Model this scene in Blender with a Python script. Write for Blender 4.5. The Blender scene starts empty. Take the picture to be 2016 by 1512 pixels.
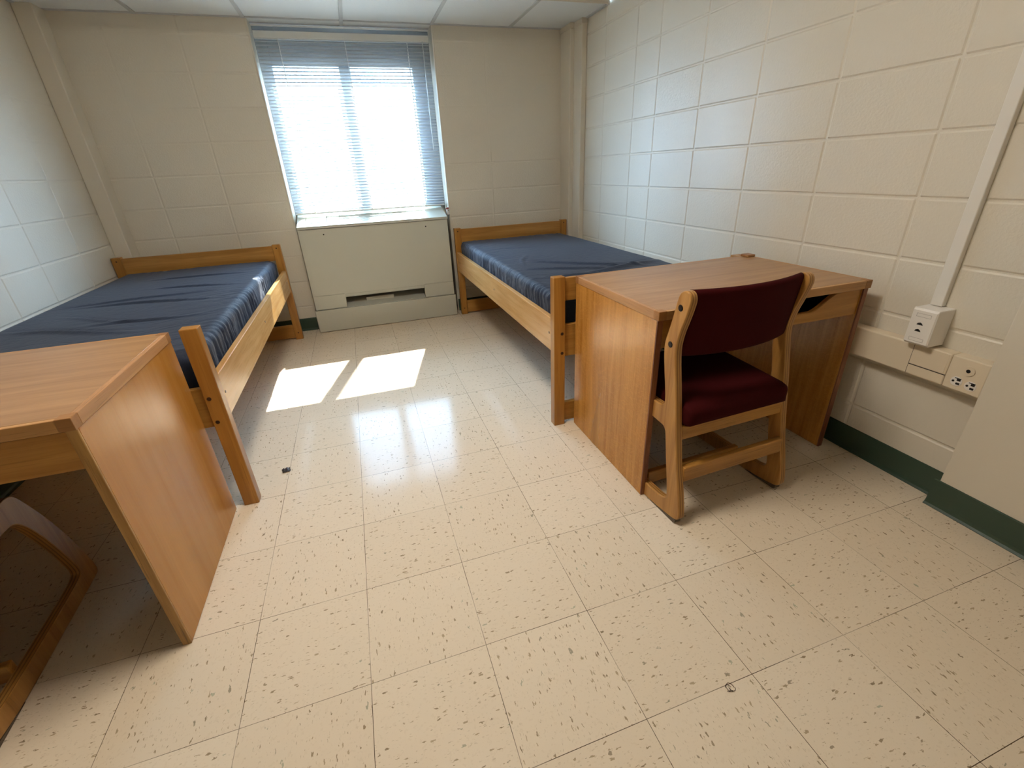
import bpy, bmesh, math, random
from mathutils import Vector, Matrix, noise
random.seed(7)
C = bpy.context.scene
col = C.collection
PI = math.pi

# ---------------------------------------------------------------- camera
cam_d = bpy.data.cameras.new('camera')
cam = bpy.data.objects.new('camera', cam_d)
col.objects.link(cam)
cam.location = (0.168, -0.800, 1.173)
cam.rotation_euler = (math.radians(64.34), math.radians(2.51), math.radians(-18.36))
cam_d.sensor_width = 36
cam_d.lens = 887.04 / 2016 * 36
cam_d.clip_start = 0.02
C.camera = cam

# ---------------------------------------------------------------- view, world, sun
C.view_settings.view_transform = 'Standard'
C.view_settings.look = 'None'
C.view_settings.gamma = 1
C.view_settings.use_curve_mapping = False
C.view_settings.exposure = 1.06
C.cycles.use_denoising = True
C.cycles.max_bounces = 10
C.cycles.diffuse_bounces = 6
C.cycles.sample_clamp_indirect = 6

SKY = 30.0
SUN = 60.0
LAMP = 28.0
w = bpy.data.worlds.new('sky')
C.world = w
w.use_nodes = True
bg = w.node_tree.nodes['Background']
bg.inputs['Color'].default_value = (0.45, 0.69, 1.0, 1)
bg.inputs['Strength'].default_value = SKY

SD = Vector((-0.268, -1.0, -1.115)).normalized()
sl = bpy.data.lights.new('sun', 'SUN')
sl.energy = SUN
sl.color = (1.0, 0.97, 0.92)
sl.angle = math.radians(0.53)
so = bpy.data.objects.new('sun', sl)
so.rotation_euler = SD.to_track_quat('-Z', 'Y').to_euler()
so.location = (1.5, 8, 7)
col.objects.link(so)
# daylight portal in the window opening
pl = bpy.data.lights.new('window_portal', 'AREA')
pl.shape = 'RECTANGLE'
pl.size = 1.25
pl.size_y = 1.25
pl.cycles.is_portal = True
po = bpy.data.objects.new('window_portal', pl)
po.location = (0.325, 3.46, 1.45)
po.rotation_euler = Vector((0, -1, 0)).to_track_quat('-Z', 'Z').to_euler()
col.objects.link(po)

# ---------------------------------------------------------------- helpers
def s2l(c):
    return tuple(((v / 255) / 12.92 if v / 255 <= 0.04045 else ((v / 255 + 0.055) / 1.055) ** 2.4) for v in c) + (1,)

class NT:
    """tiny node helper"""
    def __init__(self, name):
        self.m = bpy.data.materials.new(name)
        self.m.use_nodes = True
        self.t = self.m.node_tree
        self.b = self.t.nodes['Principled BSDF']
        self.out = self.t.nodes['Material Output']
    def n(self, typ, **kw):
        nd = self.t.nodes.new(typ)
        for k, v in kw.items():
            if k in ('i',):
                for kk, vv in v.items():
                    self.put(nd.inputs[kk], vv)
            else:
                setattr(nd, k, v)
        return nd
    def put(self, sock, v):
        if isinstance(v, bpy.types.NodeSocket):
            self.t.links.new(v, sock)
        else:
            sock.default_value = v
    def math(self, op, a, b=0.0, c=0.0):
        nd = self.n('ShaderNodeMath', operation=op)
        self.put(nd.inputs[0], a); self.put(nd.inputs[1], b); self.put(nd.inputs[2], c)
        return nd.outputs[0]
    def mix(self, f, a, b):
        nd = self.n('ShaderNodeMix', data_type='RGBA')
        self.put(nd.inputs[0], f); self.put(nd.inputs[6], a); self.put(nd.inputs[7], b)
        return nd.outputs[2]
    def coord(self, scale=(1, 1, 1), loc=(0, 0, 0)):
        tc = self.n('ShaderNodeTexCoord')
        mp = self.n('ShaderNodeMapping')
        self.t.links.new(tc.outputs['Object'], mp.inputs['Vector'])
        mp.inputs['Scale'].default_value = scale
        mp.inputs['Location'].default_value = loc
        return mp.outputs[0]
    def noise(self, vec, scale=5.0, detail=3.0, rough=0.5, dist=0.0):
        nd = self.n('ShaderNodeTexNoise')
        self.put(nd.inputs['Vector'], vec)
        nd.inputs['Scale'].default_value = scale
        nd.inputs['Detail'].default_value = detail
        nd.inputs['Roughness'].default_value = rough
        nd.inputs['Distortion'].default_value = dist
        return nd.outputs['Fac']
    def ramp(self, f, stops):
        nd = self.n('ShaderNodeValToRGB')
        self.put(nd.inputs[0], f)
        e = nd.color_ramp.elements
        while len(e) < len(stops):
            e.new(0.5)
        for q, (p, c) in zip(e, stops):
            q.position = p
            q.color = c if len(c) == 4 else tuple(c) + (1,)
        return nd.outputs[0]
    def bump(self, h, dist, strength=1.0):
        nd = self.n('ShaderNodeBump')
        self.put(nd.inputs['Height'], h)
        nd.inputs['Distance'].default_value = dist
        nd.inputs['Strength'].default_value = strength
        self.t.links.new(nd.outputs[0], self.b.inputs['Normal'])
        return nd
    def set(self, **kw):
        for k, v in kw.items():
            self.put(self.b.inputs[k.replace('_', ' ')], v)
        return self.m

def plain(name, rgb, rough=0.5, spec=0.5, metal=0.0, bump=None):
    t = NT(name)
    t.set(Base_Color=s2l(rgb), Roughness=rough, Metallic=metal)
    t.b.inputs['Specular IOR Level'].default_value = spec
    if bump:
        t.bump(t.noise(t.coord(), bump[0], 3), bump[1])
    return t.m

def wood(name, axis, light, dark, rough=0.32, pores=0.35, streak=1.0, ply=None, figure=0.0):
    t = NT(name)
    sc = [26, 26, 26]; sc[axis] = 1.6
    v = t.coord(tuple(s * streak for s in sc))
    n1 = t.noise(v, 1.0, 4, 0.6, 0.6)
    sc2 = [260, 260, 260]; sc2[axis] = 7
    n2 = t.noise(t.coord(tuple(sc2)), 1.0, 2, 0.5)
    n3 = t.noise(t.coord((1, 1, 1)), 2.2, 2)
    f = t.math('ADD', t.math('MULTIPLY', n1, 0.75), t.math('MULTIPLY', n3, 0.25))
    c = t.ramp(f, [(0.32, s2l(dark)), (0.66, s2l(light))])
    pm = t.ramp(n2, [(0.60, (0, 0, 0, 1)), (0.72, (1, 1, 1, 1))])
    c = t.mix(t.math('MULTIPLY', pm, pores), c, s2l(tuple(x * 0.72 for x in dark)))
    if figure:
        sv = [5, 5, 5]; sv[axis] = 9
        fg = t.noise(t.coord((16, 16, 34)), 1.0, 2, 0.5, 2.2)
        fm = t.ramp(fg, [(0.50, (0, 0, 0, 1)), (0.56, (1, 1, 1, 1)), (0.62, (0, 0, 0, 1))])
        c = t.mix(t.math('MULTIPLY', fm, figure), c, s2l(tuple(min(255, x * 1.12) for x in light)))
    if ply is not None:          # plywood layers seen on the cut edges only
        tc = t.n('ShaderNodeTexCoord')
        sn = t.n('ShaderNodeSeparateXYZ'); t.t.links.new(tc.outputs['Normal'], sn.inputs[0])
        so_ = t.n('ShaderNodeSeparateXYZ'); t.t.links.new(tc.outputs['Object'], so_.inputs[0])
        edge = t.math('LESS_THAN', t.math('ABSOLUTE', sn.outputs[ply]), 0.6)
        wv = t.math('FRACT', t.math('MULTIPLY_ADD', so_.outputs[ply], 1 / 0.0092, 0.3))
        st = t.math('LESS_THAN', wv, 0.38)
        nn = t.noise(t.coord((30, 30, 9)), 1.0, 3)
        c2 = t.mix(t.math('MULTIPLY', st, 0.75), s2l((176, 130, 70)), s2l((96, 58, 26)))
        c2 = t.mix(t.math('MULTIPLY', nn, 0.35), c2, s2l((150, 100, 48)))
        c = t.mix(edge, c, c2)
    t.set(Base_Color=c, Roughness=rough)
    t.b.inputs['Specular IOR Level'].default_value = 0.5
    t.bump(n2, 0.0002, 0.6)
    return t.m

def add_box(bm, a, b, bev=0.0, seg=1):
    x0, x1 = sorted((a[0], b[0])); y0, y1 = sorted((a[1], b[1])); z0, z1 = sorted((a[2], b[2]))
    tb = bmesh.new()
    vs = [tb.verts.new(p) for p in ((x0, y0, z0), (x1, y0, z0), (x1, y1, z0), (x0, y1, z0), (x0, y0, z1), (x1, y0, z1), (x1, y1, z1), (x0, y1, z1))]
    for f in ((0, 3, 2, 1), (4, 5, 6, 7), (0, 1, 5, 4), (1, 2, 6, 5), (2, 3, 7, 6), (3, 0, 4, 7)):
        tb.faces.new([vs[i] for i in f])
    if bev:
        bmesh.ops.bevel(tb, geom=list(tb.edges), offset=bev, segments=seg, affect='EDGES', profile=0.5)
    me = bpy.data.meshes.new('t'); tb.to_mesh(me); tb.free(); bm.from_mesh(me); bpy.data.meshes.remove(me)

def add_cyl(bm, p0, p1, r, n=20, r1=None, bev=0.0):
    p0 = Vector(p0); p1 = Vector(p1); d = p1 - p0
    tb = bmesh.new()
    bmesh.ops.create_cone(tb, cap_ends=True, segments=n, radius1=r, radius2=r if r1 is None else r1, depth=d.length)
    if bev:
        es = [e for e in tb.edges if abs(e.verts[0].co.z - e.verts[1].co.z) < 1e-6]
        bmesh.ops.bevel(tb, geom=es, offset=bev, segments=2, affect='EDGES')
    M = Matrix.Translation((p0 + p1) / 2) @ d.to_track_quat('Z', 'Y').to_matrix().to_4x4()
    tb.transform(M)
    me = bpy.data.meshes.new('t'); tb.to_mesh(me); tb.free(); bm.from_mesh(me); bpy.data.meshes.remove(me)

def add_prism(bm, loop, h0, h1, fn, bev=0.0):
    """loop: 2-D outline; fn(a, b, h) -> 3-D point"""
    tb = bmesh.new()
    lo = [tb.verts.new(fn(a, b, h0)) for a, b in loop]
    hi = [tb.verts.new(fn(a, b, h1)) for a, b in loop]
    tb.faces.new(lo); tb.faces.new(hi[::-1])
    n = len(loop)
    for i in range(n):
        tb.faces.new((lo[i], lo[(i + 1) % n], hi[(i + 1) % n], hi[i]))
    bmesh.ops.recalc_face_normals(tb, faces=tb.faces)
    if bev:
        caps = [f for f in tb.faces if len(f.verts) == n]
        es = list({e for f in caps for e in f.edges})
        bmesh.ops.bevel(tb, geom=es, offset=bev, segments=2, affect='EDGES')
    me = bpy.data.meshes.new('t'); tb.to_mesh(me); tb.free(); bm.from_mesh(me); bpy.data.meshes.remove(me)

def obj(name, bm, mat, parent=None, smooth=False, loc=None):
    me = bpy.data.meshes.new(name)
    bmesh.ops.recalc_face_normals(bm, faces=bm.faces)
    bm.to_mesh(me); bm.free()
    for m in (mat if isinstance(mat, (list, tuple)) else [mat]):
        me.materials.append(m)
    if smooth:
        for p in me.polygons:
            p.use_smooth = True
    o = bpy.data.objects.new(name, me)
    col.objects.link(o)
    if parent:
        o.parent = parent
    if loc:
        o.location = loc
    return o

def bx(name, a, b, mat, parent=None, bev=0.0, seg=1):
    bm = bmesh.new(); add_box(bm, a, b, bev, seg)
    return obj(name, bm, mat, parent)

def tag(o, label, cat, group=None):
    o['label'] = label; o['category'] = cat
    if group:
        o['group'] = group
    return o

def thing(name, label, cat, loc=(0, 0, 0), rz=0.0, group=None):
    o = bpy.data.objects.new(name, None)
    o.empty_display_size = 0.1
    col.objects.link(o)
    o.location = loc; o.rotation_euler = (0, 0, rz)
    return tag(o, label, cat, group)

def struct(o):
    o['kind'] = 'structure'
    return o

def curve2d(name, loops, thick, bev, fn, mat, parent):
    """closed outlines (first = outer, rest = holes) filled, thickened and rounded; fn maps (a,b,h)"""
    cu = bpy.data.curves.new(name, 'CURVE')
    cu.dimensions = '2D'; cu.fill_mode = 'BOTH'
    cu.extrude = thick / 2 - bev; cu.bevel_depth = bev; cu.bevel_resolution = 2
    cu.offset = -bev
    for lp in loops:
        s = cu.splines.new('POLY'); s.points.add(len(lp) - 1)
        for p, (a, b) in zip(s.points, lp):
            p.co = (a, b, 0, 1)
        s.use_cyclic_u = True
    tmp = bpy.data.objects.new('t', cu); col.objects.link(tmp)
    dg = bpy.context.evaluated_depsgraph_get(); dg.update()
    me = bpy.data.meshes.new_from_object(tmp.evaluated_get(dg))
    bpy.data.objects.remove(tmp); bpy.data.curves.remove(cu)
    bm = bmesh.new(); bm.from_mesh(me); bpy.data.meshes.remove(me)
    bmesh.ops.remove_doubles(bm, verts=bm.verts, dist=1e-5)
    for v in bm.verts:
        v.co = fn(v.co.x, v.co.y, v.co.z)
    return obj(name, bm, mat, parent)

def chaikin(pts, k=2, closed=True, keep=()):
    """corner cutting; indices in keep stay sharp"""
    pts = [(p[0], p[1], i in keep) for i, p in enumerate(pts)]
    for _ in range(k):
        out = []
        n = len(pts)
        for i in range(n):
            a, b = pts[i], pts[(i + 1) % n]
            if a[2]:
                out.append(a)
            else:
                out.append((a[0] * .75 + b[0] * .25, a[1] * .75 + b[1] * .25, False))
            if not b[2]:
                out.append((a[0] * .25 + b[0] * .75, a[1] * .25 + b[1] * .75, False))
        pts = out
    return [(p[0], p[1]) for p in pts]

# ---------------------------------------------------------------- materials
def wall_paint(name, rgb, rough=0.34, bs=105, bd=0.0019):
    t = NT(name)
    n = t.noise(t.coord(), bs, 4, 0.6)
    n2 = t.noise(t.coord(), 2.0, 2)
    c = t.mix(n2, s2l(tuple(x * 0.97 for x in rgb)), s2l(rgb))
    t.set(Base_Color=c, Roughness=rough)
    t.bump(n, bd, 0.8)
    return t.m

M_wall = wall_paint('cream_block_paint', (218, 211, 196), 0.30)
M_wall_smooth = wall_paint('cream_plaster_paint', (218, 210, 194), 0.5, 90, 0.0006)
M_green = plain('green_rubber_base', (54, 74, 62), 0.26, 0.5, bump=(40, 0.0004))
M_fix = plain('white_metal', (226, 226, 222), 0.35)
M_beige_metal = plain('beige_enamel', (188, 188, 176), 0.36, bump=(120, 0.0002))
M_raceway = plain('cream_enamel', (220, 206, 182), 0.4)
M_boxwhite = plain('white_plastic', (232, 228, 222), 0.4)
M_black = plain('black_recess', (14, 13, 13), 0.6)
M_dark = plain('gap_shade_grey', (62, 58, 54), 0.5)  # flat dark grey standing for the shade inside gaps and recesses
M_foot_shade = plain('scuffed_foot_shade', (92, 80, 66), 0.5)  # scuffed grey-brown that stands for the shade under the runner heels
M_bolt = plain('dark_steel_bolt', (46, 42, 44), 0.32, metal=0.8)
M_brass = plain('brown_bolt_head', (58, 38, 26), 0.45, metal=0.4)
M_slat = plain('blind_enamel', (190, 195, 198), 0.42)
M_alu = plain('window_frame_aluminium', (150, 156, 162), 0.45)
M_red = plain('red_tape', (150, 40, 38), 0.5)
M_tbar = plain('ceiling_grid_white', (190, 192, 193), 0.5)

OAK_L = (206, 152, 74); OAK_D = (160, 102, 36)
M_oak_x = wood('oak_x', 0, (190, 140, 70), (148, 98, 38))  # darker than the rails, which also paints in the shade on drawer fronts
M_oak_y = wood('oak_y', 1, (208, 164, 106), (178, 130, 72), 0.26)
M_oak_z_shaded = wood('oak_z_shaded', 2, (178, 128, 58), (138, 88, 30))  # post tone darkened to paint in their backlit front faces
M_panel = wood('oak_veneer_panel', 2, (202, 146, 72), (164, 108, 42), 0.25, 0.25, 1.3, figure=0.22)
M_panel2 = wood('plain_veneer_panel', 2, (186, 132, 62), (168, 114, 46), 0.27, 0.12, 0.6)
M_top = wood('desk_top_laminate', 0, (176, 136, 92), (146, 106, 66), 0.36, 0.25, 1.2)
M_band_x = wood('oak_band_x', 0, (196, 150, 96), (160, 114, 64), 0.4, 0.55)
M_band_y = wood('oak_band_y', 1, (196, 150, 104), (160, 114, 70), 0.4, 0.55)
M_block = wood('oak_end_block', 0, (164, 116, 66), (140, 94, 48), 0.45, 0.5)
M_worn = wood('worn_red_brown_edge', 2, (150, 98, 58), (88, 36, 16), 0.4, 0.8, 2.4)
M_chair_ply = wood('chair_oak_plywood', 2, (192, 144, 80), (148, 98, 42), 0.34, 0.3, ply=0)
M_chair_x = wood('chair_oak_rail', 0, (192, 142, 70), (134, 84, 28), 0.36, 0.5)

def fabric(name, rgb, rgb2, rough=0.9, sheen=0.25, sc=900, bd=0.0004):
    t = NT(name)
    n = t.noise(t.coord(), 6, 3)
    c = t.mix(n, s2l(rgb), s2l(rgb2))
    t.set(Base_Color=c, Roughness=rough)
    t.b.inputs['Sheen Weight'].default_value = sheen
    t.b.inputs['Specular IOR Level'].default_value = 0.1
    t.bump(t.noise(t.coord(), sc, 1), bd, 0.6)
    return t.m
def sheet_fabric(name, rgb, rgb2, rough, sheen):
    t = NT(name)
    n = t.noise(t.coord(), 5, 3)
    t.set(Base_Color=t.mix(n, s2l(rgb), s2l(rgb2)), Roughness=rough)
    t.b.inputs['Sheen Weight'].default_value = sheen
    t.b.inputs['Specular IOR Level'].default_value = 0.35
    c1 = t.noise(t.coord((7, 13, 10)), 1.0, 4, 0.55, 1.6)
    c1 = t.math('ABSOLUTE', t.math('SUBTRACT', c1, 0.5))
    t.bump(t.math('MULTIPLY', c1, -1.0), 0.012, 0.45)
    return t.m
M_sheet = sheet_fabric('navy_sheet_cotton', (24, 34, 55), (31, 42, 65), 0.66, 0.10)
M_maroon = fabric('maroon_upholstery', (52, 6, 8), (60, 9, 12), 0.9, 0.0)

def floor_mat():
    t = NT('vinyl_tile')
    T = 0.3048
    tc = t.n('ShaderNodeTexCoord')
    sp = t.n('ShaderNodeSeparateXYZ'); t.t.links.new(tc.outputs['Object'], sp.inputs[0])
    X, Y = sp.outputs[0], sp.outputs[1]
    u = t.math('DIVIDE', X, T); v = t.math('DIVIDE', Y, T)
    fu = t.math('FRACT', u); fv = t.math('FRACT', v)
    iu = t.math('FLOOR', u); iv = t.math('FLOOR', v)
    eu = t.math('MINIMUM', fu, t.math('SUBTRACT', 1.0, fu))
    ev = t.math('MINIMUM', fv, t.math('SUBTRACT', 1.0, fv))
    e = t.math('MINIMUM', eu, ev)
    line = t.math('LESS_THAN', e, 0.00075 / T)
    par = t.math('FLOORED_MODULO', t.math('ADD', iu, iv), 2.0)
    par = t.math('GREATER_THAN', par, 0.5)
    a = t.math('ADD', t.math('MULTIPLY', X, par), t.math('MULTIPLY', Y, t.math('SUBTRACT', 1.0, par)))
    b = t.math('ADD', t.math('MULTIPLY', Y, par), t.math('MULTIPLY', X, t.math('SUBTRACT', 1.0, par)))
    tid = t.math('MULTIPLY_ADD', iu, 3.71, t.math('MULTIPLY', iv, 7.13))
    wob = t.n('ShaderNodeTexNoise'); wob.inputs['Scale'].default_value = 60; wob.inputs['Detail'].default_value = 2
    def flecks(sa, sb, keep, size, off):
        cb = t.n('ShaderNodeCombineXYZ')
        t.put(cb.inputs[0], t.math('MULTIPLY_ADD', a, sa, t.math('ADD', tid, off)))
        t.put(cb.inputs[1], t.math('MULTIPLY_ADD', b, sb, off))
        t.put(cb.inputs[2], t.math('MULTIPLY', tid, 0.0))
        nz = t.n('ShaderNodeTexNoise'); t.put(nz.inputs['Vector'], cb.outputs[0]); nz.inputs['Scale'].default_value = 1.7; nz.inputs['Detail'].default_value = 2
        av = t.n('ShaderNodeVectorMath', operation='MULTIPLY_ADD')
        t.put(av.inputs[0], nz.outputs['Color']); av.inputs[1].default_value = (1.1, 1.5, 0); t.put(av.inputs[2], cb.outputs[0])
        vo = t.n('ShaderNodeTexVoronoi', voronoi_dimensions='2D'); t.put(vo.inputs['Vector'], av.outputs[0]); vo.inputs['Scale'].default_value = 1.0
        sc = t.n('ShaderNodeSeparateColor'); t.put(sc.inputs[0], vo.outputs['Color'])
        th = t.math('MULTIPLY', t.math('POWER', sc.outputs[1], 1.6), size)
        m = t.math('LESS_THAN', vo.outputs['Distance'], th)
        k = t.math('LESS_THAN', sc.outputs[0], keep)
        return t.math('MULTIPLY', m, k), sc.outputs[2]
    m1, r1 = flecks(50, 150, 0.24, 0.34, 3.3)
    m2, r2 = flecks(100, 300, 0.28, 0.34, 11.7)
    m3, r3 = flecks(34, 80, 0.06, 0.26, 23.1)
    tv = t.n('ShaderNodeTexWhiteNoise', noise_dimensions='1D'); t.put(tv.inputs['W'], tid)
    big = t.noise(t.coord(), 1.3, 3)
    base = t.mix(tv.outputs['Value'], s2l((212, 198, 176)), s2l((217, 204, 183)))
    base = t.mix(t.math('MULTIPLY', big, 0.4), base, s2l((210, 190, 166)))
    mott = t.noise(t.coord((1, 1, 1)), 90, 3, 0.6)
    base = t.mix(t.math('MULTIPLY', t.math('GREATER_THAN', mott, 0.60), 0.14), base, s2l((184, 164, 136)))
    c = t.mix(t.math('MULTIPLY', m2, 0.38), base, s2l((160, 140, 112)))
    fc = t.mix(r1, s2l((110, 90, 62)), s2l((160, 140, 110)))
    c = t.mix(t.math('MULTIPLY', m1, 0.80), c, fc)
    c = t.mix(t.math('MULTIPLY', m3, 0.65), c, t.mix(r3, s2l((96, 78, 56)), s2l((142, 150, 128))))
    ln = t.noise(t.coord(), 3.0, 1)
    lf = t.math('MULTIPLY', line, t.ramp(ln, [(0.38, (0.45, 0.45, 0.45, 1)), (0.6, (0.95, 0.95, 0.95, 1))]))
    c = t.mix(lf, c, s2l((62, 44, 26)))
    rn = t.noise(t.coord((5, 14, 1)), 1.5, 4, 0.65)
    ro = t.math('MULTIPLY_ADD', rn, 0.15, 0.055)
    t.b.inputs['Specular IOR Level'].default_value = 0.06
    t.set(Base_Color=c, Roughness=ro)
    h = t.math('ADD', t.math('MULTIPLY', t.noise(t.coord(), 14, 2), 0.5), t.math('MULTIPLY', t.noise(t.coord(), 160, 2), 0.05))
    t.bump(h, 0.0008, 0.5)
    return t.m
M_floor = floor_mat()

def ceiling_mat():
    t = NT('mineral_fibre_tile')
    n = t.noise(t.coord(), 240, 3, 0.7)
    n2 = t.noise(t.coord(), 70, 3, 0.6)
    m = t.ramp(n, [(0.60, (0, 0, 0, 1)), (0.68, (1, 1, 1, 1))])
    c = t.mix(t.math('MULTIPLY', m, 0.25), s2l((230, 233, 234)), s2l((166, 166, 162)))
    t.set(Base_Color=c, Roughness=0.9)
    t.bump(t.math('SUBTRACT', n2, t.math('MULTIPLY', m, 0.6)), 0.0015, 0.6)
    return t.m
M_ceil = ceiling_mat()

def brick_mat():
    t = NT('pale_brick')
    br = t.n('ShaderNodeTexBrick')
    t.put(br.inputs['Vector'], t.coord((1, 1, 1)))
    br.inputs['Color1'].default_value = s2l((88, 68, 64)); br.inputs['Color2'].default_value = s2l((80, 60, 56)); br.inputs['Mortar'].default_value = s2l((112, 108, 104))
    br.inputs['Scale'].default_value = 3.0
    t.set(Base_Color=br.outputs[0], Roughness=0.9)
    return t.m
M_brick = brick_mat()
M_conc = plain('light_concrete', (112, 110, 102), 0.9)
M_conc2 = plain('window_grey', (78, 84, 92), 0.5)

def glass_mat():
    t = NT('window_glass')
    tr = t.n('ShaderNodeBsdfTransparent'); tr.inputs[0].default_value = (0.93, 0.96, 0.96, 1)
    gl = t.n('ShaderNodeBsdfGlossy'); gl.inputs['Roughness'].default_value = 0.02
    mx = t.n('ShaderNodeMixShader')
    mx.inputs[0].default_value = 0.06; t.t.links.new(tr.outputs[0], mx.inputs[1]); t.t.links.new(gl.outputs[0], mx.inputs[2])
    t.t.links.new(mx.outputs[0], t.out.inputs[0])
    return t.m
M_glass = glass_mat()

def lamp_mat():
    t = NT('lamp_diffuser')
    t.set(Base_Color=(0.9, 0.9, 0.88, 1), Emission_Color=(1.0, 0.90, 0.77, 1), Emission_Strength=LAMP)
    return t.m
M_lamp = lamp_mat()

# ---------------------------------------------------------------- room shell
XL, XR, YB, ZC, ZH = -1.46, 2.035, 3.24, 2.135, 2.44
YN = -2.3                      # wall behind the photographer
XJ = 1.975                     # the right wall steps in here
bx('floor', (XL - .2, YN - .2, -0.12), (XR + .2, YB + .25, 0.0), M_floor)['kind'] = 'structure'

def block_wall(bm, fn, u0, u1, v0, v1, uj, vj, depth=0.0035, hw=0.0055, soft=None):
    """painted block face with tooled joints; fn(u, v, d) -> point, d = depth into the wall"""
    def ticks(a, b, js, step):
        s = {a, b}
        for j in js:
            for k in (-hw * 1.5, -hw * .55, 0, hw * .55, hw * 1.5):
                if a < j + k < b:
                    s.add(j + k)
        return sorted(s)
    us = ticks(u0, u1, uj, 0); vs = ticks(v0, v1, vj, 0)
    def g(x, js):
        d = min([abs(x - j) for j in js] + [9])
        return max(0.0, 1 - max(0, d - hw * .5) / hw) if d < hw * 1.5 else 0.0
    grid = [[bm.verts.new(fn(u, v, depth * max(g(u, uj), g(v, vj)) * (soft(u, v) if soft else 1.0))) for v in vs] for u in us]
    for i in range(len(us) - 1):
        for j in range(len(vs) - 1):
            bm.faces.new((grid[i][j], grid[i + 1][j], grid[i + 1][j + 1], grid[i][j + 1]))

ZJ = [k * 0.2032 for k in range(1, 13)]
# right wall
bm = bmesh.new()
YJ = [-0.04, 0.365, 0.771, 1.177, 1.58, 1.985, 2.24, 2.64]
block_wall(bm, lambda u, v, d: (XR + d, u, v), -0.05, YB, 0, ZH, YJ, ZJ)
add_box(bm, (XR + .006, -0.05, 0), (XR + .15, YB + .2, ZH))
struct(obj('wall_right', bm, M_wall))
bm = bmesh.new()
add_box(bm, (XJ, YN, 0), (XR + .15, -0.036, ZH), 0.004, 2)
struct(obj('wall_right_near', bm, M_wall_smooth))
# left wall
bm = bmesh.new()
YJL = [-2.0, -1.6, -1.17, -.76, -.35, .06, .46, .87, 1.28, 1.69, 1.975, 2.30, 2.71]
block_wall(bm, lambda u, v, d: (XL - d, u, v), YN, YB, 0, ZH, YJL, ZJ, 0.003, soft=lambda u, v: 0.3 if v > 1.3 else 1.0)
add_box(bm, (XL - .006, YN, 0), (XL - .15, YB + .2, ZH))
struct(obj('wall_left', bm, M_wall))
# window wall: two block piers, the apron behind the heater and the head over the window
WX0, WX1 = -0.282, 0.930
bm = bmesh.new()
block_wall(bm, lambda u, v, d: (u, YB + d, v), XL, WX0 - .012, 0, ZC, [-1.11, -.70], ZJ, 0.0026, soft=lambda u, v: 1.0 if v < 1.27 or u > -.66 else (.75 if u > -.75 else .22))
add_box(bm, (XL, YB + .005, 0), (WX0 - .002, YB + .21, ZC + .3), 0.0)
block_wall(bm, lambda u, v, d: (u, YB + d, v), WX1 + .012, XR, 0, ZC, [1.325], ZJ, 0.0024, soft=lambda u, v: 1.0 if v < 1.27 else .35)
add_box(bm, (WX1 + .002, YB + .005, 0), (XR, YB + .21, ZC + .3), 0.0)
# rounded plaster corners of the opening
add_box(bm, (WX0 - .014, YB - .0005, 0), (WX0, YB + .2, ZC), 0.005, 3)
add_box(bm, (WX1, YB - .0005, 0), (WX1 + .014, YB + .2, ZC), 0.005, 3)
struct(obj('wall_window', bm, M_wall))
bm = bmesh.new()
add_box(bm, (WX0, YB + .165, 0), (WX1, YB + .21, 0.90))
add_box(bm, (WX0, YB + .150, ZC - .01), (WX1, YB + .21, ZC + .3))
struct(obj('wall_window_apron', bm, M_wall_smooth))
# wall behind the photographer
bx('wall_back', (XL - .15, YN - .15, 0), (XR + .15, YN, ZH), M_wall_smooth)['kind'] = 'structure'

# ceilings: low grid ceiling by the window, step up to the main ceiling
YS = 2.612
bm = bmesh.new()
add_box(bm, (XL, YS, ZC), (XR, YB + .15, ZC + .02))
struct(obj('ceiling', bm, M_ceil))
bx('ceiling_main', (XL - .15, YN - .15, ZH), (XR + .15, YS + .1, ZH + .05), M_ceil)['kind'] = 'structure'
bx('trim_1', (XL, YS - .012, ZC - .004), (XR - .012, YS, ZH), M_wall_smooth)['kind'] = 'structure'
bm = bmesh.new()
for x in (-.905, -.300, .310, .935, 1.530):
    add_box(bm, (x - .012, YS, ZC - .006), (x + .012, YB + (.12 if -.29 < x < .93 else 0.0), ZC + .001), 0.001)
add_box(bm, (XL, YB - .022, ZC - .005), (XR, YB, ZC + .001), 0.001)
add_box(bm, (WX0, YB + .105, ZC - .007), (WX1, YB + .115, ZC + .001), 0.001)
add_box(bm, (XR - .022, YS, ZC - .006), (XR, YB, ZC + .001), 0.001)
add_box(bm, (XL, YS, ZC - .006), (XL + .022, YB, ZC + .001), 0.001)
struct(obj('trim_2', bm, M_tbar))

# pipe chases in the far corners
bm = bmesh.new()
add_box(bm, (XL, 3.112, 0), (-1.362, YB + .01, ZC), 0.006, 3)
struct(obj('wall_left_chase', bm, M_wall_smooth))
bm = bmesh.new()
add_box(bm, (1.957, 3.062, 0), (XR, YB + .01, ZC), 0.005, 3)
add_box(bm, (1.992, 2.930, 0), (XR, 3.08, ZC), 0.005, 3)
add_box(bm, (1.950, 3.052, ZC - .035), (XR, YB + .01, ZC), 0.003, 2)
add_box(bm, (1.984, 2.922, ZC - .035), (XR, 3.07, ZC), 0.003, 2)
struct(obj('wall_right_chase', bm, M_wall_smooth))

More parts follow.
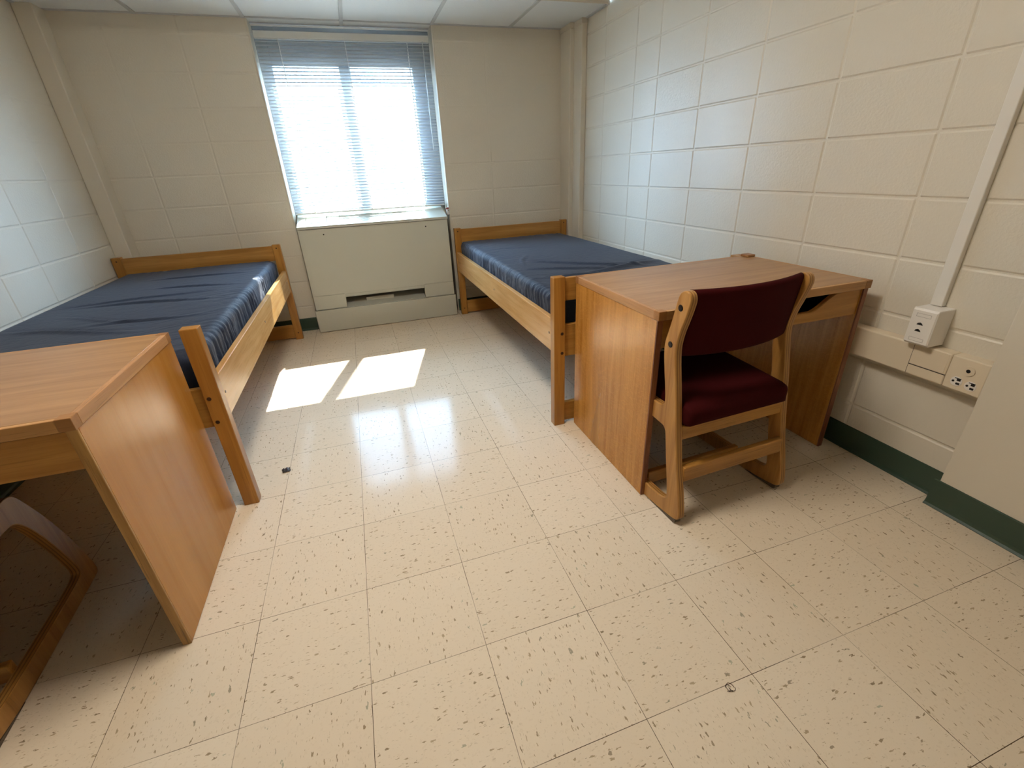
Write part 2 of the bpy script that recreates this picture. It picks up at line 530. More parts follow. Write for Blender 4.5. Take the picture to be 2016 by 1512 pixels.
# green rubber cove base
def cove(bm, p0, p1, nx, ny, h=0.105):
    """p0->p1 along the wall foot, n = direction out of the wall"""
    prof = [(0, 0), (0.014, 0), (0.0145, 0.0025), (0.008, 0.008), (0.0042, 0.018), (0.0038, h - .004), (0.002, h), (0, h)]
    a = [bm.verts.new((p0[0] + nx * q, p0[1] + ny * q, z)) for q, z in prof]
    b = [bm.verts.new((p1[0] + nx * q, p1[1] + ny * q, z)) for q, z in prof]
    n = len(prof)
    for i in range(n):
        bm.faces.new((a[i], a[(i + 1) % n], b[(i + 1) % n], b[i]))
    bm.faces.new(a); bm.faces.new(b[::-1])
bm = bmesh.new(); cove(bm, (XL + .1, YB), (WX0 - .008, YB), 0, -1); struct(obj('baseboard_window_left', bm, M_green))
bm = bmesh.new(); cove(bm, (WX1 + .008, YB), (1.957, YB), 0, -1); struct(obj('baseboard_window_right', bm, M_green))
bm = bmesh.new(); cove(bm, (XR, -.02), (XR, 2.93), -1, 0); struct(obj('baseboard_right', bm, M_green))
bm = bmesh.new(); cove(bm, (XJ, YN), (XJ, -.022), -1, 0, .106)
add_box(bm, (XJ, -.036, 0), (XR - .004, -.0318, .105))
struct(obj('baseboard_right_near', bm, M_green))
bm = bmesh.new(); cove(bm, (XL, YN), (XL, 3.112), 1, 0); struct(obj('baseboard_left', bm, M_green))

# ---------------------------------------------------------------- window
W = bpy.data.objects.new('window_1', None); col.objects.link(W); W.location = (0.325, 3.42, 0.9); struct(W)
def Wl(p): return (p[0] - .325, p[1] - 3.42, p[2] - .9)
bm = bmesh.new()
GX = (-.205, .243, .324, .780); GZ = (.945, 1.895)
add_box(bm, Wl((WX0, 3.395, .90)), Wl((GX[0], 3.445, 2.125)), .002)
add_box(bm, Wl((GX[3], 3.395, .90)), Wl((WX1, 3.445, 2.125)), .002)
add_box(bm, Wl((GX[0], 3.395, GZ[1])), Wl((GX[3], 3.445, 2.125)), .002)
add_box(bm, Wl((GX[0], 3.395, .90)), Wl((GX[3], 3.445, GZ[0])), .002)
obj('window_frame', bm, M_alu, W)
bm = bmesh.new(); add_box(bm, Wl((GX[1], 3.392, GZ[0])), Wl((GX[2], 3.446, GZ[1])), .003)
obj('mullion', bm, M_alu, W)
for k in (0, 2):
    bm = bmesh.new(); add_box(bm, Wl((GX[k], 3.424, GZ[0])), Wl((GX[k + 1], 3.428, GZ[1])))
    obj('glass_pane', bm, M_glass, W)

# the brick building across the yard and the ground between
Ob = thing('building', 'pale brick building seen washed out through the window blinds', 'building', (2.0, 26.0, -3.6))
bm = bmesh.new(); add_box(bm, (-22, 0, 0), (22, 9, 15.6))
obj('facade', bm, M_brick, Ob)
bm = bmesh.new(); add_box(bm, (-22.2, -.25, 15.4), (22.2, 9.2, 15.9))
obj('parapet', bm, M_conc, Ob)
for r in range(4):
    for q in range(9):
        bm = bmesh.new(); add_box(bm, (-19 + q * 4.4, -.04, 1.2 + r * 3.6), (-17.4 + q * 4.4, .05, 2.9 + r * 3.6))
        obj('window', bm, M_conc2, Ob)
bx('ground', (-40, YB + .3, -3.8), (45, 60, -3.6), M_conc)['kind'] = 'structure'

# ---------------------------------------------------------------- blinds
Bd = thing('venetian_blind', 'white horizontal slat blind lowered over the window, slats tilted open', 'blind', (.32, 3.335, .90))
BX0, BX1 = -.268, .916
def Bl(x, y, z): return (x - .32, y - 3.335, z - .90)
bm = bmesh.new()
add_box(bm, Bl(BX0 - .004, 3.312, 2.042), Bl(BX1 + .002, 3.356, 2.084), .003, 2)
obj('headrail', bm, M_fix, Bd)
bm = bmesh.new()
th = math.radians(23); wd = .0255; nsl = 52
for k in range(nsl):
    zc = .934 + k * .02142
    rows = []
    dx = random.uniform(-.001, .001); rt = th + random.uniform(-.015, .015)
    if k < 2:
        rt = th * .8
    for q in range(11):
        s = (q / 10 - .5) * wd
        crown = .0040 * (1 - (2 * q / 10 - 1) ** 2)
        yy = 3.335 + s * math.cos(rt) - crown * math.sin(rt)
        zz = zc + s * math.sin(rt) + crown * math.cos(rt)
        rows.append((yy, zz))
    for off in (0, -.0005):
        vs = [[bm.verts.new(Bl(x + dx, y, z + off)) for x in (BX0, BX1)] for y, z in rows]
        for i in range(10):
            bm.faces.new((vs[i][0], vs[i][1], vs[i + 1][1], vs[i + 1][0]))
obj('slats', bm, M_slat, Bd, smooth=False)
bm = bmesh.new()
add_box(bm, Bl(BX0, 3.322, .908), Bl(BX1, 3.348, .920), .004, 2)
obj('bottom_rail', bm, M_fix, Bd)
for x in (-.125, .315, .757):
    bm = bmesh.new()
    for y in (3.3225, 3.3475):
        add_cyl(bm, Bl(x, y, .915), Bl(x, y, 2.045), .0019, 6)
    for k in range(nsl):
        add_cyl(bm, Bl(x, 3.323, .926 + k * .02142), Bl(x, 3.347, .939 + k * .02142), .0006, 5)
    add_box(bm, Bl(x - .009, 3.318, .905), Bl(x + .009, 3.322, .924), .002)
    obj('ladder_cord', bm, M_fix, Bd)
bm = bmesh.new()
add_cyl(bm, Bl(.868, 3.305, 1.33), Bl(.868, 3.309, 2.045), .0035, 8)
obj('tilt_wand', bm, plain('clear_plastic_wand', (200, 206, 206), .25), Bd)

# ---------------------------------------------------------------- fan coil heater
R0 = (.312, 3.12, 0)
Hh = thing('heater_cabinet', 'beige metal heating and cooling cabinet with sloped top under the window', 'heater', R0)
def Hl(x, y, z): return (x - R0[0], y - R0[1], z - R0[2])
HX0, HX1, HF = -.266, .886, 3.118
SL = .078 / .31
def ztop(y): return .835 + SL * (y - 3.115)
bm = bmesh.new()
for xa, xb in ((HX0, HX0 + .012), (HX1 - .012, HX1)):   # side cheeks
    add_prism(bm, [(3.132, .01), (3.395, .01), (3.395, ztop(3.395) - .014), (3.132, ztop(3.132) - .014)], xa, xb, lambda a, b, h: Hl(h, a, b))
add_box(bm, Hl(HX0, 3.385, .01), Hl(HX1, 3.395, .88))
add_box(bm, Hl(HX0 + .012, 3.30, .01), Hl(HX1 - .012, 3.384, .80))
obj('cabinet_shell', bm, M_beige_metal, Hh)
bm = bmesh.new()
add_prism(bm, [(HX0, .302), (-.024, .302), (-.024, .296), (.636, .296), (.636, .302), (HX1, .302), (HX1, .812), (HX0, .812)], HF, HF + .014, lambda a, b, h: Hl(a, h, b), .0015)
obj('front_panel', bm, M_beige_metal, Hh)
for xa, xb in ((HX0, -.020), (.632, HX1)):
    bm = bmesh.new(); add_box(bm, Hl(xa, HF + .001, .188), Hl(xb, HF + .014, .3005), .0015)
    obj('lower_panel', bm, M_beige_metal, Hh)
bm = bmesh.new()
add_box(bm, Hl(HX0 - .006, HF - .012, .004), Hl(HX1 + .007, HF + .010, .184), .002, 2)
obj('kick_panel', bm, M_beige_metal, Hh)
bm = bmesh.new()
add_box(bm, Hl(-.020, HF + .003, .271), Hl(.632, HF + .03, .295), .001)      # lip over the return slot
obj('slot_lip', bm, M_beige_metal, Hh)
bm = bmesh.new()
add_prism(bm, [(HF + .010, .170), (HF + .16, .170), (HF + .16, .232), (HF + .010, .186)], -.02, .632, lambda a, b, h: Hl(h, a, b))
obj('air_intake_tray', bm, M_beige_metal, Hh)
bm = bmesh.new()
add_box(bm, Hl(.14, HF + .07, .205), Hl(.37, HF + .10, .234), .002)
obj('inner_bracket', bm, M_beige_metal, Hh)
# sloping top with lid and outlet grille openings
def slope(x0, x1, y0, y1, t0, t1, bm, bev=.0012):
    add_prism(bm, [(y0, ztop(y0) + t0), (y1, ztop(y1) + t0), (y1, ztop(y1) + t1), (y0, ztop(y0) + t1)], x0, x1, lambda a, b, h: Hl(h, a, b), bev)
bm = bmesh.new()
ya, yb = 3.112, 3.398
slope(HX0, -.205, ya, yb, -.012, 0, bm); slope(-.045, .045, ya, yb, -.012, 0, bm); slope(.575, HX1 + .003, ya, yb, -.012, 0, bm)
slope(-.205, -.045, ya, 3.180, -.012, 0, bm); slope(-.205, -.045, 3.372, yb, -.012, 0, bm)
slope(.045, .575, ya, 3.150, -.012, 0, bm); slope(.045, .575, 3.385, yb, -.012, 0, bm)
add_box(bm, Hl(HX0 - .0005, ya - .0012, .8155), Hl(HX1 + .0035, ya + .008, .8345), .0015)
obj('cabinet_top', bm, M_beige_metal, Hh)
bm = bmesh.new(); slope(-.200, -.050, 3.188, 3.368, -.008, .001, bm)
obj('control_lid', bm, M_beige_metal, Hh)
bm = bmesh.new()
for k in range(13):
    y = 3.158 + k * .0178
    slope(.047, .573, y, y + .0105, -.009, -.0015, bm, .0005)
for x in (.175, .31, .445):
    slope(x, x + .006, 3.152, 3.384, -.011, -.004, bm, 0)
obj('outlet_grille', bm, M_beige_metal, Hh)
bm = bmesh.new(); slope(-.21, .58, 3.15, 3.39, -.05, -.03, bm, 0)
obj('grille_shade_sheet', bm, M_dark, Hh)  # dark sheet added for the shade seen between lid and grille bars
for x in (-.086, .703):
    bm = bmesh.new(); add_cyl(bm, Hl(x, HF + .002, .770), Hl(x, HF - .0025, .770), .0055, 14, bev=.001)
    obj('screw', bm, M_bolt, Hh)

# little broken pipe fitting on the reveal, right of the heater top
Pf = thing('pipe_fitting', 'small white plastic pipe stub with red band beside the heater top', 'pipe', (.928, 3.222, .862))
bm = bmesh.new(); add_cyl(bm, (-.004, .004, -.022), (-.012, .002, .028), .012, 14, .010, bev=.002); add_cyl(bm, (-.012, .002, .024), (-.022, .008, .034), .007, 10, .004)
obj('stub', bm, M_boxwhite, Pf, smooth=False)
bm = bmesh.new(); add_cyl(bm, (-.011, .002, .022), (-.0125, .002, .031), .0125, 14)
obj('red_band', bm, M_red, Pf)
bm = bmesh.new(); add_cyl(bm, (-.006, -.012, .010), (-.006, -.0075, .010), .003, 8)
obj('screw', bm, M_bolt, Pf)

# ---------------------------------------------------------------- beds
def make_bed(label, x0, x1, y0, y1, aisle, near_rails):
    """aisle = +1 when the open side is towards +x, -1 towards -x"""
    B = thing('bed_frame', label, 'bed', ((x0 + x1) / 2, (y0 + y1) / 2, 0), 0, 'bed frames against the side walls')
    cx, cy = (x0 + x1) / 2, (y0 + y1) / 2
    hw, hl = (x1 - x0) / 2, (y1 - y0) / 2
    PW, PD, PH = .055, .045, .737
    for sy in (-1, 1):
        for sx in (-1, 1):
            px = sx * (hw - PW / 2); py = sy * (hl - PD / 2)
            bm = bmesh.new(); add_box(bm, (px - PW / 2, py - PD / 2, 0), (px + PW / 2, py + PD / 2, PH), .003, 2)
            p = obj('post', bm, M_oak_z_shaded, B)
            zs = (.479, .384) if sy < 0 else (.712, .055)
            fy = py - PD / 2
            for z in zs:
                bm = bmesh.new()
                bxo = px - sx * .012 if sy < 0 else px
                add_cyl(bm, (bxo, fy - .0012, z), (bxo, fy + .004, z), .0075 if sy < 0 else .005, 14, bev=.001)
                obj('bolt', bm, M_brass, p)
    ia, ib = -hw + PW, hw - PW
    for sy, zs in ((-1, near_rails), (1, ((.622, .728), (.36, .51), (.012, .118)))):
        py = sy * (hl - PD / 2) + (.006 if sy < 0 else 0)
        for za, zb in zs:
            nm = 'end_board'
            bm = bmesh.new(); add_box(bm, (ia - .002, py - .012, za), (ib + .002, py + .012, zb), .002, 2)
            obj(nm, bm, M_oak_x, B)
    for sx in (-1, 1):
        xo = sx * (hw - .004)
        bm = bmesh.new(); add_box(bm, (xo, -hl + PD - .002, .385), (xo - sx * .026, hl - PD + .002, .545), .003, 2)
        r = obj('side_rail', bm, M_oak_y, B)
        for dy in (-hl + .07, -.08, hl - .13):
            bm = bmesh.new()
            add_cyl(bm, (xo - sx * .002, dy, .470), (xo + sx * .0012, dy, .470), .006, 14, bev=.001)
            obj('bolt', bm, M_brass, r)
    bm = bmesh.new()
    add_box(bm, (-hw + .035, -hl + .05, .425), (hw - .035, hl - .05, .445))
    obj('bed_deck', bm, M_oak_x, B)
    return B

def make_mattress(label, x0, x1, y0, y1, aisle, seed, folds):
    z0, z1 = .447, .634
    M = thing('mattress', label, 'mattress', ((x0 + x1) / 2, (y0 + y1) / 2, z0), 0, 'navy sheeted mattresses')
    hx, hy, hz = (x1 - x0) / 2, (y1 - y0) / 2, (z1 - z0) / 2
    step = .0085
    nx, ny, nz = int(2 * hx / step), int(2 * hy / step), int(2 * hz / step)
    bm = bmesh.new()
    cache = {}
    def V(i, j, k):
        key = (i, j, k)
        if key in cache:
            return cache[key]
        p = Vector((-hx + 2 * hx * i / nx, -hy + 2 * hy * j / ny, -hz + 2 * hz * k / nz))
        r = .042
        c = Vector((max(-hx + r, min(hx - r, p.x)), max(-hy + r, min(hy - r, p.y)), max(-hz + r, min(hz - r, p.z))))
        d = p - c
        n = d.normalized() if d.length > 1e-9 else Vector((0, 0, 1))
        q = c + n * r if d.length > 1e-9 else p
        # distance in from the open long edge
        ex = (hx - q.x * aisle)
        ez = hz - q.z
        y = q.y
        amp_top = math.exp(-max(ex, 0) / .17) * (.55 + .9 * abs(noise.noise(Vector((q.y * 2.6, 3.3, seed)))))
        side = min(1, max(0, ez / .03)) * (1 if ex < .05 else 0)
        endf = math.exp(-min(abs(hy - y), abs(hy + y)) / .10)
        sk = .35 * math.sin(seed + y * 1.7)
        yy = y + (ex if ex > .02 else 0) * sk + .12 * ez * math.sin(seed * 2 + y * 5)
        yy += .05 * noise.noise(Vector((q.x * 5, y * 6, seed + 2))) + .018 * noise.noise(Vector((q.x * 14 + ez * 8, y * 15, seed + 4)))
        loc = noise.noise(Vector((yy * 1.6, seed, 1.3)))
        a1 = 1 - abs(noise.noise(Vector((yy * 19, ex * 2.2 + ez * 1.5, seed))) * 2.0)
        a2 = 1 - abs(noise.noise(Vector((yy * 38, ex * 3.0 + ez * 3, seed + 5))) * 2.0)
        w = (.0085 * a1 * a1 + .0046 * a2 * a2 - .0050) * (amp_top * (.75 + .7 * loc) + .75 * side * (1 - amp_top * .3))
        # ends gather the other way
        a3 = 1 - abs(noise.noise(Vector((q.x * 20, y * 2, seed + 9))) * 2)
        w += .004 * a3 * endf
        # broad swell of the top
        w += .004 * noise.noise(Vector((q.x * 3, y * 2.2, seed + 20)))
        if q.z > 0:
            for (fx, fy, gx, gy, wdt, am) in folds:
                ax = Vector((fx, fy)); bxx = Vector((gx, gy)); pq = Vector((q.x, y)) - ax
                ab = bxx - ax; t = max(0, min(1, pq.dot(ab) / ab.length_squared))
                side_d = (ab.x * pq.y - ab.y * pq.x) / ab.length + .010 * math.sin(t * 7 + fx * 9)
                fall = math.exp(-((pq - ab * t).length / (wdt * 3)) ** 2)
                taper = math.sin(PI * min(1, max(0, t * .9 + .05)))
                w += am * taper * fall * math.exp(-(side_d / wdt) ** 2)
                w -= am * .6 * taper * fall * math.exp(-((side_d - wdt * 1.5) / wdt) ** 2)
        # seam line low on the open side
        if ex < .02 and abs(ez - .125) < .006:
            w -= .002
        v = bm.verts.new(q + n * w + Vector((0, 0, hz)))
        cache[key] = v
        return v
    def face(a, b, c, d):
        bm.faces.new((a, b, c, d))
    for i in range(nx):
        for j in range(ny):
            for k in (0, nz):
                if k == 0 and not (i % 1 == 0):
                    continue
                face(V(i, j, k), V(i + 1, j, k), V(i + 1, j + 1, k), V(i, j + 1, k))
    for j in range(ny):
        for k in range(nz):
            for i in (0, nx):
                face(V(i, j, k), V(i, j + 1, k), V(i, j + 1, k + 1), V(i, j, k + 1))
    for i in range(nx):
        for k in range(nz):
            for j in (0, ny):
                face(V(i, j, k), V(i + 1, j, k), V(i + 1, j, k + 1), V(i, j, k + 1))
    o = obj('fitted_sheet', bm, M_sheet, M, smooth=True)
    # the mattress core just inside the sheet
    bx('mattress_core', (-hx + .02, -hy + .02, .012), (hx - .02, hy - .02, 2 * hz - .02), M_fix, M, .03, 2)
    return M

make_bed('oak bed frame along the right wall, foot end touching the desk',   .932, 1.952, .990, 3.135, -1,
         ((.627, .728), (.36, .515), (.012, .112)))
make_bed('oak bed frame along the left wall, low open foot end behind the left desk', -1.452, -.397, .897, 3.062, 1,
         ((.36, .515),))
make_mattress('navy sheeted mattress on the right bed, pulled wrinkles near the desk', .972, 1.895, 1.045, 3.07, -1, 3.1,
              [(-.40, -.35, .10, -.55, .016, .011), (-.30, -.12, .30, -.62, .020, .012), (-.38, -.60, .20, -.72, .018, .012),
               (-.10, -.62, .42, -.50, .03, .018), (-.22, .10, -.36, -.25, .014, .007), (-.40, .45, .0, .40, .014, .005),
               (.05, -.80, .40, -.85, .02, .012)])
make_mattress('navy sheeted mattress on the left bed with a sunlit corner', -1.398, -.452, .985, 2.995, 1, 8.4,
              [(-.42, .02, .30, .10, .014, .010), (-.40, -.38, .15, -.62, .018, .012), (.40, .60, -.20, .62, .013, .007),
               (.40, .22, -.10, .32, .012, .008), (.38, -.12, -.30, .0, .014, .009), (-.30, -.20, .10, -.45, .012, .007),
               (.35, -.45, -.1, -.42, .014, .008)])

# ---------------------------------------------------------------- desks
def make_desk(label, x0, x1, y0, y1, worn, sideout):
    D = thing('desk', label, 'desk', ((x0 + x1) / 2, (y0 + y1) / 2, 0), 0, 'dormitory desks')
    hw, hd = (x1 - x0) / 2, (y1 - y0) / 2
    H = .737; TH = .030; BW = .012
    bx('desktop', (-hw + BW, -hd + BW, H - TH), (hw - BW, hd - BW, H), M_top, D, .001)
    bm = bmesh.new()
    add_box(bm, (-hw + .030, -hd, H - TH), (hw - .030, -hd + BW, H), .0015, 2)
    obj('edge_band', bm, M_band_x, D)
    bm = bmesh.new()
    add_box(bm, (-hw + .030, hd - BW, H - TH), (hw - .030, hd, H), .0015, 2)
    obj('edge_band', bm, M_band_x, D)
    for sx in (-1, 1):
        bm = bmesh.new()
        add_box(bm, (sx * hw, -hd + .028, H - TH), (sx * (hw - BW), hd - .028, H), .0015, 2)
        obj('edge_band', bm, M_band_y, D)
        for sy in (-1, 1):
            bm = bmesh.new()
            add_box(bm, (sx * hw, sy * hd, H - TH), (sx * (hw - .030), sy * (hd - .028), H + .0006), .0015, 2)
            obj('corner_block', bm, M_block, D)
        # side panel, with its front edge strip
        xo = sx * (hw - .002)
        bm = bmesh.new()
        add_box(bm, (xo, -hd + .012, .001), (xo - sx * .022, hd - .004, H - TH), .001)
        sp = obj('side_panel', bm, M_panel if worn else M_panel2, D)
        bm = bmesh.new()
        add_box(bm, (xo, -hd + .006, .001), (xo - sx * .022, -hd + .0125, H - TH), .001)
        obj('front_edge', bm, M_worn if worn else M_band_edge, sp)
    # drawer front with a scooped grip
    xi = hw - .026
    n = 14
    zt, zb, zs = H - TH - .004, .604, .643
    loop = [(-xi, zb), (xi, zb), (xi, zt)]
    xa, xb = xi - .105, xi - .235
    for k in range(n + 1):
        t = k / n; s = t * t * (3 - 2 * t)
        loop.append((xa + (xb - xa) * t, zt + (zs - zt) * s))
    for k in range(n + 1):
        t = 1 - k / n; s = t * t * (3 - 2 * t)
        loop.append((-(xa + (xb - xa) * t), zt + (zs - zt) * s))
    loop.append((-xi, zt))
    bm = bmesh.new()
    add_prism(bm, loop, -hd + .014, -hd + .032, lambda a, b, h: (a, h, b), .002)
    dr = obj('drawer', bm, M_oak_x, D)
    bm = bmesh.new()
    add_box(bm, (-xi + .01, -hd + .033, .612), (-xi + .022, hd - .08, .690))
    add_box(bm, (xi - .01, -hd + .033, .612), (xi - .022, hd - .08, .690))
    add_box(bm, (-xi + .022, hd - .09, .612), (xi - .022, hd - .08, .690))
    add_box(bm, (-xi + .01, -hd + .033, .606), (xi - .01, hd - .08, .612))
    obj('drawer_box', bm, M_black, dr)
    bx('modesty_panel', (-hw + .025, hd - .035, .40), (hw - .025, hd - .018, H - TH), M_panel2, D, .001)
    return D, hw, hd, H
M_band_edge = wood('yellow_ply_edge', 2, (190, 150, 88), (140, 98, 46), 0.45, 0.8, 2.0)
D1, hw, hd, H = make_desk('oak desk by the right wall with worn dark panel edges', 1.033, 1.958, .377, .989, True, 1)
bm = bmesh.new(); add_box(bm, (hw - .045, hd - .05, H), (hw - .002, hd - .002, H + .011), .003, 2)
o = obj('corner_block', bm, M_block, D1)
make_desk('oak desk at lower left with smooth plain panel, its left end out of view', -1.408, -.477, .285, .893, False, 1)

# ---------------------------------------------------------------- chairs
def make_chair(label, loc, rz):
    K = thing('desk_chair', label, 'chair', loc, rz, 'maroon sled-base desk chairs')
    outer = [(.012, .022), (.004, .045), (.022, .13), (.047, .22), (.068, .33), (.087, .44), (.104, .53), (.119, .605), (.121, .645), (.112, .69),
             (.098, .73), (.085, .775), (.080, .80), (.090, .820), (.112, .824), (.130, .812), (.139, .788), (.150, .735), (.164, .68), (.176, .64),
             (.174, .60), (.162, .54), (.151, .49), (.143, .45), (.145, .420), (.19, .417), (.30, .424), (.42, .432), (.470, .432), (.492, .412), (.520, .355),
             (.552, .280), (.582, .190), (.606, .095), (.620, .030), (.616, .004), (.60, .0), (.40, .0), (.17, .0), (.06, .012)]
    inner = [(.078, .063), (.20, .058), (.45, .056), (.535, .060), (.548, .075), (.530, .150), (.504, .235), (.472, .315), (.440, .358), (.40, .365), (.28, .358),
             (.16, .350), (.127, .345), (.118, .30), (.100, .205), (.080, .11)]
    co = chaikin(outer, 2); ci = chaikin(inner, 2)
    for sx in (-1, 1):
        s = sx
        fr = curve2d('side_frame', [co, ci], .027, .0035, lambda a, b, h, s=s: Vector((s * .2355 + h, a, b)), M_chair_ply, K)
        for f, z in ((.120, .768), (.147, .642)):
            bm = bmesh.new()
            add_cyl(bm, (s * .2475, f, z), (s * .2508, f, z), .0104, 18, bev=.0015)
            obj('bolt', bm, M_bolt, fr)
        bm = bmesh.new()
        add_prism(bm, [(.022, .006), (.030, .0005), (.165, .0005), (.060, .0115), (.020, .0205)], s * .2355 - .0125, s * .2355 + .0125, lambda a, b, h: (h, a, b))
        obj('foot_shade_wedge', bm, M_foot_shade, fr)  # solid wedge in place of the shadow below the raised runner heel
    # cross rails
    I = .2215
    def rail(name, f0, f1, z0, z1):
        bm = bmesh.new(); add_box(bm, (-I - .001, f0, z0), (I + .001, f1, z1), .004, 2)
        return obj(name, bm, M_chair_x, K)
    rail('seat_rail', .072, .094, .316, .368)
    rail('seat_rail', .440, .462, .350, .400)
    rail('stretcher', .036, .060, .166, .224)
    rail('stretcher', .215, .238, .030, .085)
    # seat cushion
    bm = bmesh.new()
    nu, nf, r = 28, 30, .030
    xa, xb, fa, fb, za, zb = -.2195, .2195, .050, .478, .369, .443
    cache = {}
    def V(i, j, k):
        key = (i, j, k)
        if key not in cache:
            p = Vector((xa + (xb - xa) * i / nu, fa + (fb - fa) * j / nf, za + (zb - za) * k / 6))
            c = Vector((max(xa + .012, min(xb - .012, p.x)), max(fa + r, min(fb - r, p.y)), max(za + .012, min(zb - r, p.z))))
            d = p - c
            rr = Vector((.012, r, r if p.z > c.z else .012))
            if d.length > 1e-9:
                m = Vector((d.x / rr.x, d.y / rr.y, d.z / rr.z))
                mm = max(abs(m.x), abs(m.y), abs(m.z))
                q = c + Vector((m.x * rr.x, m.y * rr.y, m.z * rr.z)) * (mm / m.length if m.length else 1)
            else:
                q = p
            u = 2 * i / nu - 1; t = 2 * j / nf - 1
            crown = .012 * (1 - u * u) * (1 - t * t) if k == 6 else 0
            tilt = .026 * (q.y - fa) / (fb - fa) if k >= 3 else .02 * (q.y - fa) / (fb - fa)
            cache[key] = bm.verts.new((q.x, q.y, q.z + crown + tilt))
        return cache[key]
    for i in range(nu):
        for j in range(nf):
            for k in (0, 6):
                bm.faces.new((V(i, j, k), V(i + 1, j, k), V(i + 1, j + 1, k), V(i, j + 1, k)))
    for j in range(nf):
        for k in range(6):
            for i in (0, nu):
                bm.faces.new((V(i, j, k), V(i, j + 1, k), V(i, j + 1, k + 1), V(i, j, k + 1)))
    for i in range(nu):
        for k in range(6):
            for j in (0, nf):
                bm.faces.new((V(i, j, k), V(i + 1, j, k), V(i + 1, j, k + 1), V(i, j, k + 1)))
    obj('seat', bm, M_maroon, K, smooth=True)
    # curved backrest
    bm = bmesh.new()
    nu = 32
    rings = []
    prof = []
    nz = 14; z0, z1, t = .598, .822, .016
    for k in range(nz + 1):
        prof.append((z0 + t + (z1 - z0 - 2 * t) * k / nz, -1))
    for k in range(1, 8):
        a = PI * k / 8; prof.append((z1 - t + t * math.sin(a), -math.cos(a)))
    for k in range(nz + 1):
        prof.append((z1 - t - (z1 - z0 - 2 * t) * k / nz, 1))
    for k in range(1, 8):
        a = PI * k / 8; prof.append((z0 + t - t * math.sin(a), math.cos(a)))
    for i in range(nu + 1):
        u = -1 + 2 * i / nu
        bulge = .040 * (1 - u * u)
        ring = []
        for z, s in prof:
            fc = .140 - (z - .62) * .13
            ring.append(bm.verts.new((u * .2215, fc - bulge + s * t * (1.0 - .12 * abs(u) ** 6), z)))
        rings.append(ring)
    m = len(prof)
    for i in range(nu):
        for k in range(m):
            bm.faces.new((rings[i][k], rings[i + 1][k], rings[i + 1][(k + 1) % m], rings[i][(k + 1) % m]))
    bm.faces.new(rings[0]); bm.faces.new(rings[-1][::-1])
    obj('backrest', bm, M_maroon, K, smooth=True)
    return K

make_chair('oak desk chair with maroon back and seat, tucked under the right desk', (1.3075, .195, 0), math.radians(2.5))
make_chair('oak sled-base chair under the left desk, cut by the left edge', (-1.082, .080, 0), math.radians(3.0))

# ---------------------------------------------------------------- wiring on the right wall
RZ0, RZ1 = .430, .545
Rw = thing('cable_raceway', 'wide cream metal cable raceway running low along the right wall', 'raceway', (XR, .3, RZ0))
def Rl(x, y, z): return (x - XR, y - .3, z - RZ0)
bm = bmesh.new()
add_box(bm, Rl(XR + .001, .0735, RZ0), Rl(1.985, 2.90, RZ1), .006, 3)
add_box(bm, Rl(XR + .001, -.0345, RZ0), Rl(1.985, .0725, RZ1), .004, 3)
obj('raceway_body', bm, M_raceway, Rw)
bm = bmesh.new(); add_box(bm, Rl(1.988, .079, .471), Rl(1.9835, .186, .5425), .001)
obj('access_cover', bm, M_raceway, Rw)
bm = bmesh.new(); add_box(bm, Rl(1.988, .0745, .4675), Rl(1.9847, .188, .4705)); add_box(bm, Rl(1.988, .1885, .433), Rl(1.9847, .1898, .541))
obj('cover_gap', bm, M_dark, Rw)
bm = bmesh.new(); add_cyl(bm, Rl(1.986, .016, .507), Rl(1.9825, .016, .507), .0175, 28, bev=.001)
cp = obj('coax_plate', bm, M_raceway, Rw)
bm = bmesh.new(); add_cyl(bm, Rl(1.983, .016, .507), Rl(1.9818, .016, .507), .006, 16)
obj('coax_hole', bm, M_black, cp)
for y, z in ((.037, .462), (-.003, .460)):
    bm = bmesh.new(); add_cyl(bm, Rl(1.986, y, z), Rl(1.983, y, z), .0165, 28, bev=.001)
    so_ = obj('power_socket', bm, M_boxwhite, Rw)
    bm = bmesh.new()
    for dz in (-.0065, .0065):
        add_box(bm, Rl(1.9833, y - .0115, z + dz - .0032), Rl(1.9822, y - .001, z + dz + .0036))
    add_cyl(bm, Rl(1.9833, y + .008, z), Rl(1.9822, y + .008, z), .0036, 12)
    add_box(bm, Rl(1.9833, y - .012, z + .0105), Rl(1.9822, y + .006, z + .013))
    obj('socket_slots', bm, M_black, so_)

Bx = thing('data_outlet_box', 'white surface data box with two small ports, above the raceway', 'outlet box', (XR, .175, .550))
def Ol(x, y, z): return (x - XR, y - .175, z - .550)
bm = bmesh.new()
add_prism(bm, [(XR - .0005, .5505), (1.960, .5505), (1.953, .558), (1.953, .672), (1.956, .678), (XR - .0005, .678)], .136, .213, lambda a, b, h: Ol(a, h, b), .0015)
obj('box_body', bm, M_boxwhite, Bx)
bm = bmesh.new(); add_box(bm, Ol(1.9545, .1385, .557), Ol(1.9505, .2105, .672), .0012)
fp = obj('face_plate', bm, M_boxwhite, Bx)
for z in (.6555, .5705):
    bm = bmesh.new()
    for a, b in (((.152, z - .006), (.197, z - .0052)), ((.152, z + .0052), (.197, z + .006)), ((.152, z - .006), (.1528, z + .006)), ((.1962, z - .006), (.197, z + .006))):
        add_box(bm, Ol(1.9507, a[0], a[1]), Ol(1.9502, b[0], b[1]))
    obj('label_window', bm, plain('grey_outline', (150, 144, 138), .5), fp)
for z in (.626, .603):
    bm = bmesh.new(); add_prism(bm, [(.168, z - .004), (.188, z - .004), (.185, z + .002), (.178, z + .005), (.172, z + .002)], 1.9506, 1.9500, lambda a, b, h: Ol(h, a, b))
    obj('port', bm, M_black, fp)

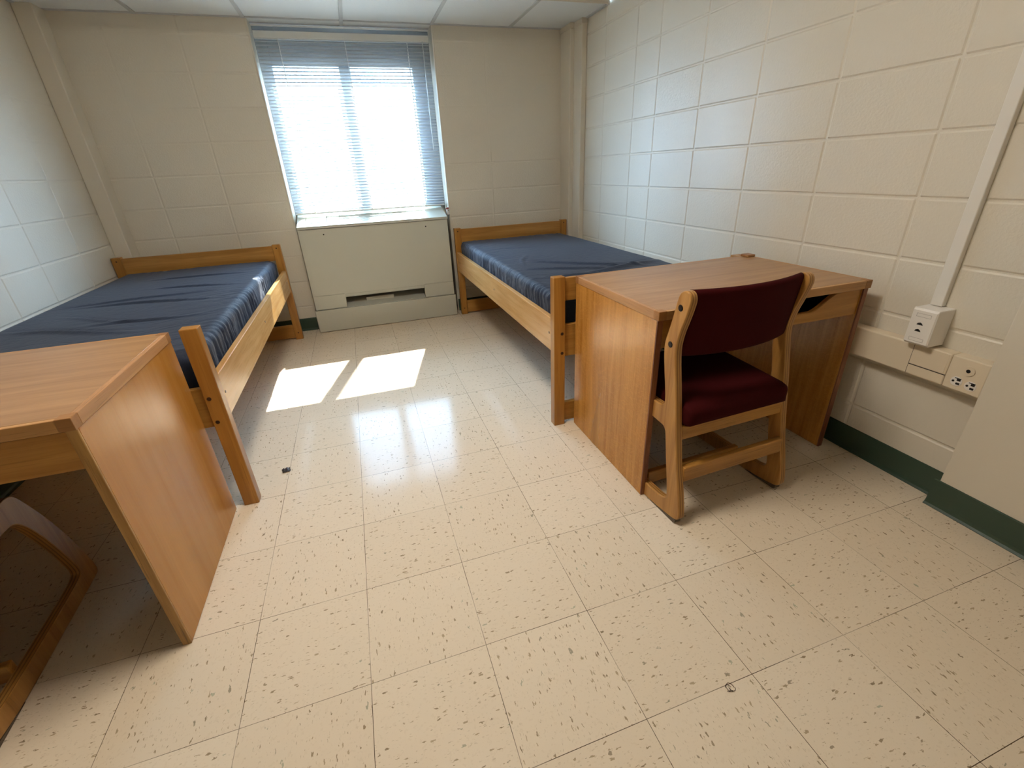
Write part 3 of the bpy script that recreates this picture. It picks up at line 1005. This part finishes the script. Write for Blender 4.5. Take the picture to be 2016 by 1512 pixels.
Cd = bmesh.new()
add_box(Cd, (-.022, -.018, 0), (0, .018, ZH - .680), .003, 3)
cd = obj('wall_conduit', Cd, plain('off_white_conduit', (222, 218, 210), .4), None, loc=(XR, .187, .680))
tag(cd, 'off-white square conduit rising up the right wall from the data box', 'conduit')

# ---------------------------------------------------------------- small litter
bm = bmesh.new()
nx_, ny_ = 8, 6
g = [[bm.verts.new(((i / nx_ - .5) * .034, (j / ny_ - .5) * .030, .002 + .005 * abs(noise.noise(Vector((i * .5, j * .6, 2)))) + .004 * math.sin(i * .9) ** 2)) for j in range(ny_ + 1)] for i in range(nx_ + 1)]
for i in range(nx_):
    for j in range(ny_):
        bm.faces.new((g[i][j], g[i + 1][j], g[i + 1][j + 1], g[i][j + 1]))
r = bmesh.ops.solidify(bm, geom=bm.faces[:], thickness=.0008)
sc = obj('litter_scrap', bm, None or plain('dark_wrapper', (84, 72, 70), .3), None, loc=(-.318, 1.092, .0005))
sc.rotation_euler = (0, 0, .25)
tag(sc, 'tiny dark crumpled scrap lying on the floor beside the left bed post', 'litter')
bm = bmesh.new()
for q in range(5):
    a0 = random.uniform(0, 6.28); rr = random.uniform(.004, .010)
    pp = None
    for k in range(9):
        a = a0 + k * .33
        p = Vector((rr * math.cos(a) + q * .003 - .006, rr * 1.3 * math.sin(a), .0012 + .0008 * (k % 2)))
        if pp is not None:
            add_cyl(bm, pp, p, .0006, 5)
        pp = p
hr = obj('hair_tuft', bm, plain('dark_fibre', (58, 36, 24), .6), None, loc=(.838, -.313, 0))
tag(hr, 'tiny tangle of dark fibres on the near floor tile', 'litter')

# ---------------------------------------------------------------- ceiling lamp of the main ceiling (above the photographer)
L = thing('ceiling_light', 'flat rectangular ceiling light on the high ceiling above the photographer', 'ceiling light', (.15, .48, ZH))
bm = bmesh.new()
for a, b in (((-.22, -.27), (.22, -.25)), ((-.22, .25), (.22, .27)), ((-.22, -.25), (-.20, .25)), ((.20, -.25), (.22, .25))):
    add_box(bm, (a[0], a[1], -.045), (b[0], b[1], 0), .002)
obj('lamp_frame', bm, M_fix, L)
bx('diffuser', (-.20, -.25, -.035), (.20, .25, -.028), M_lamp, L)
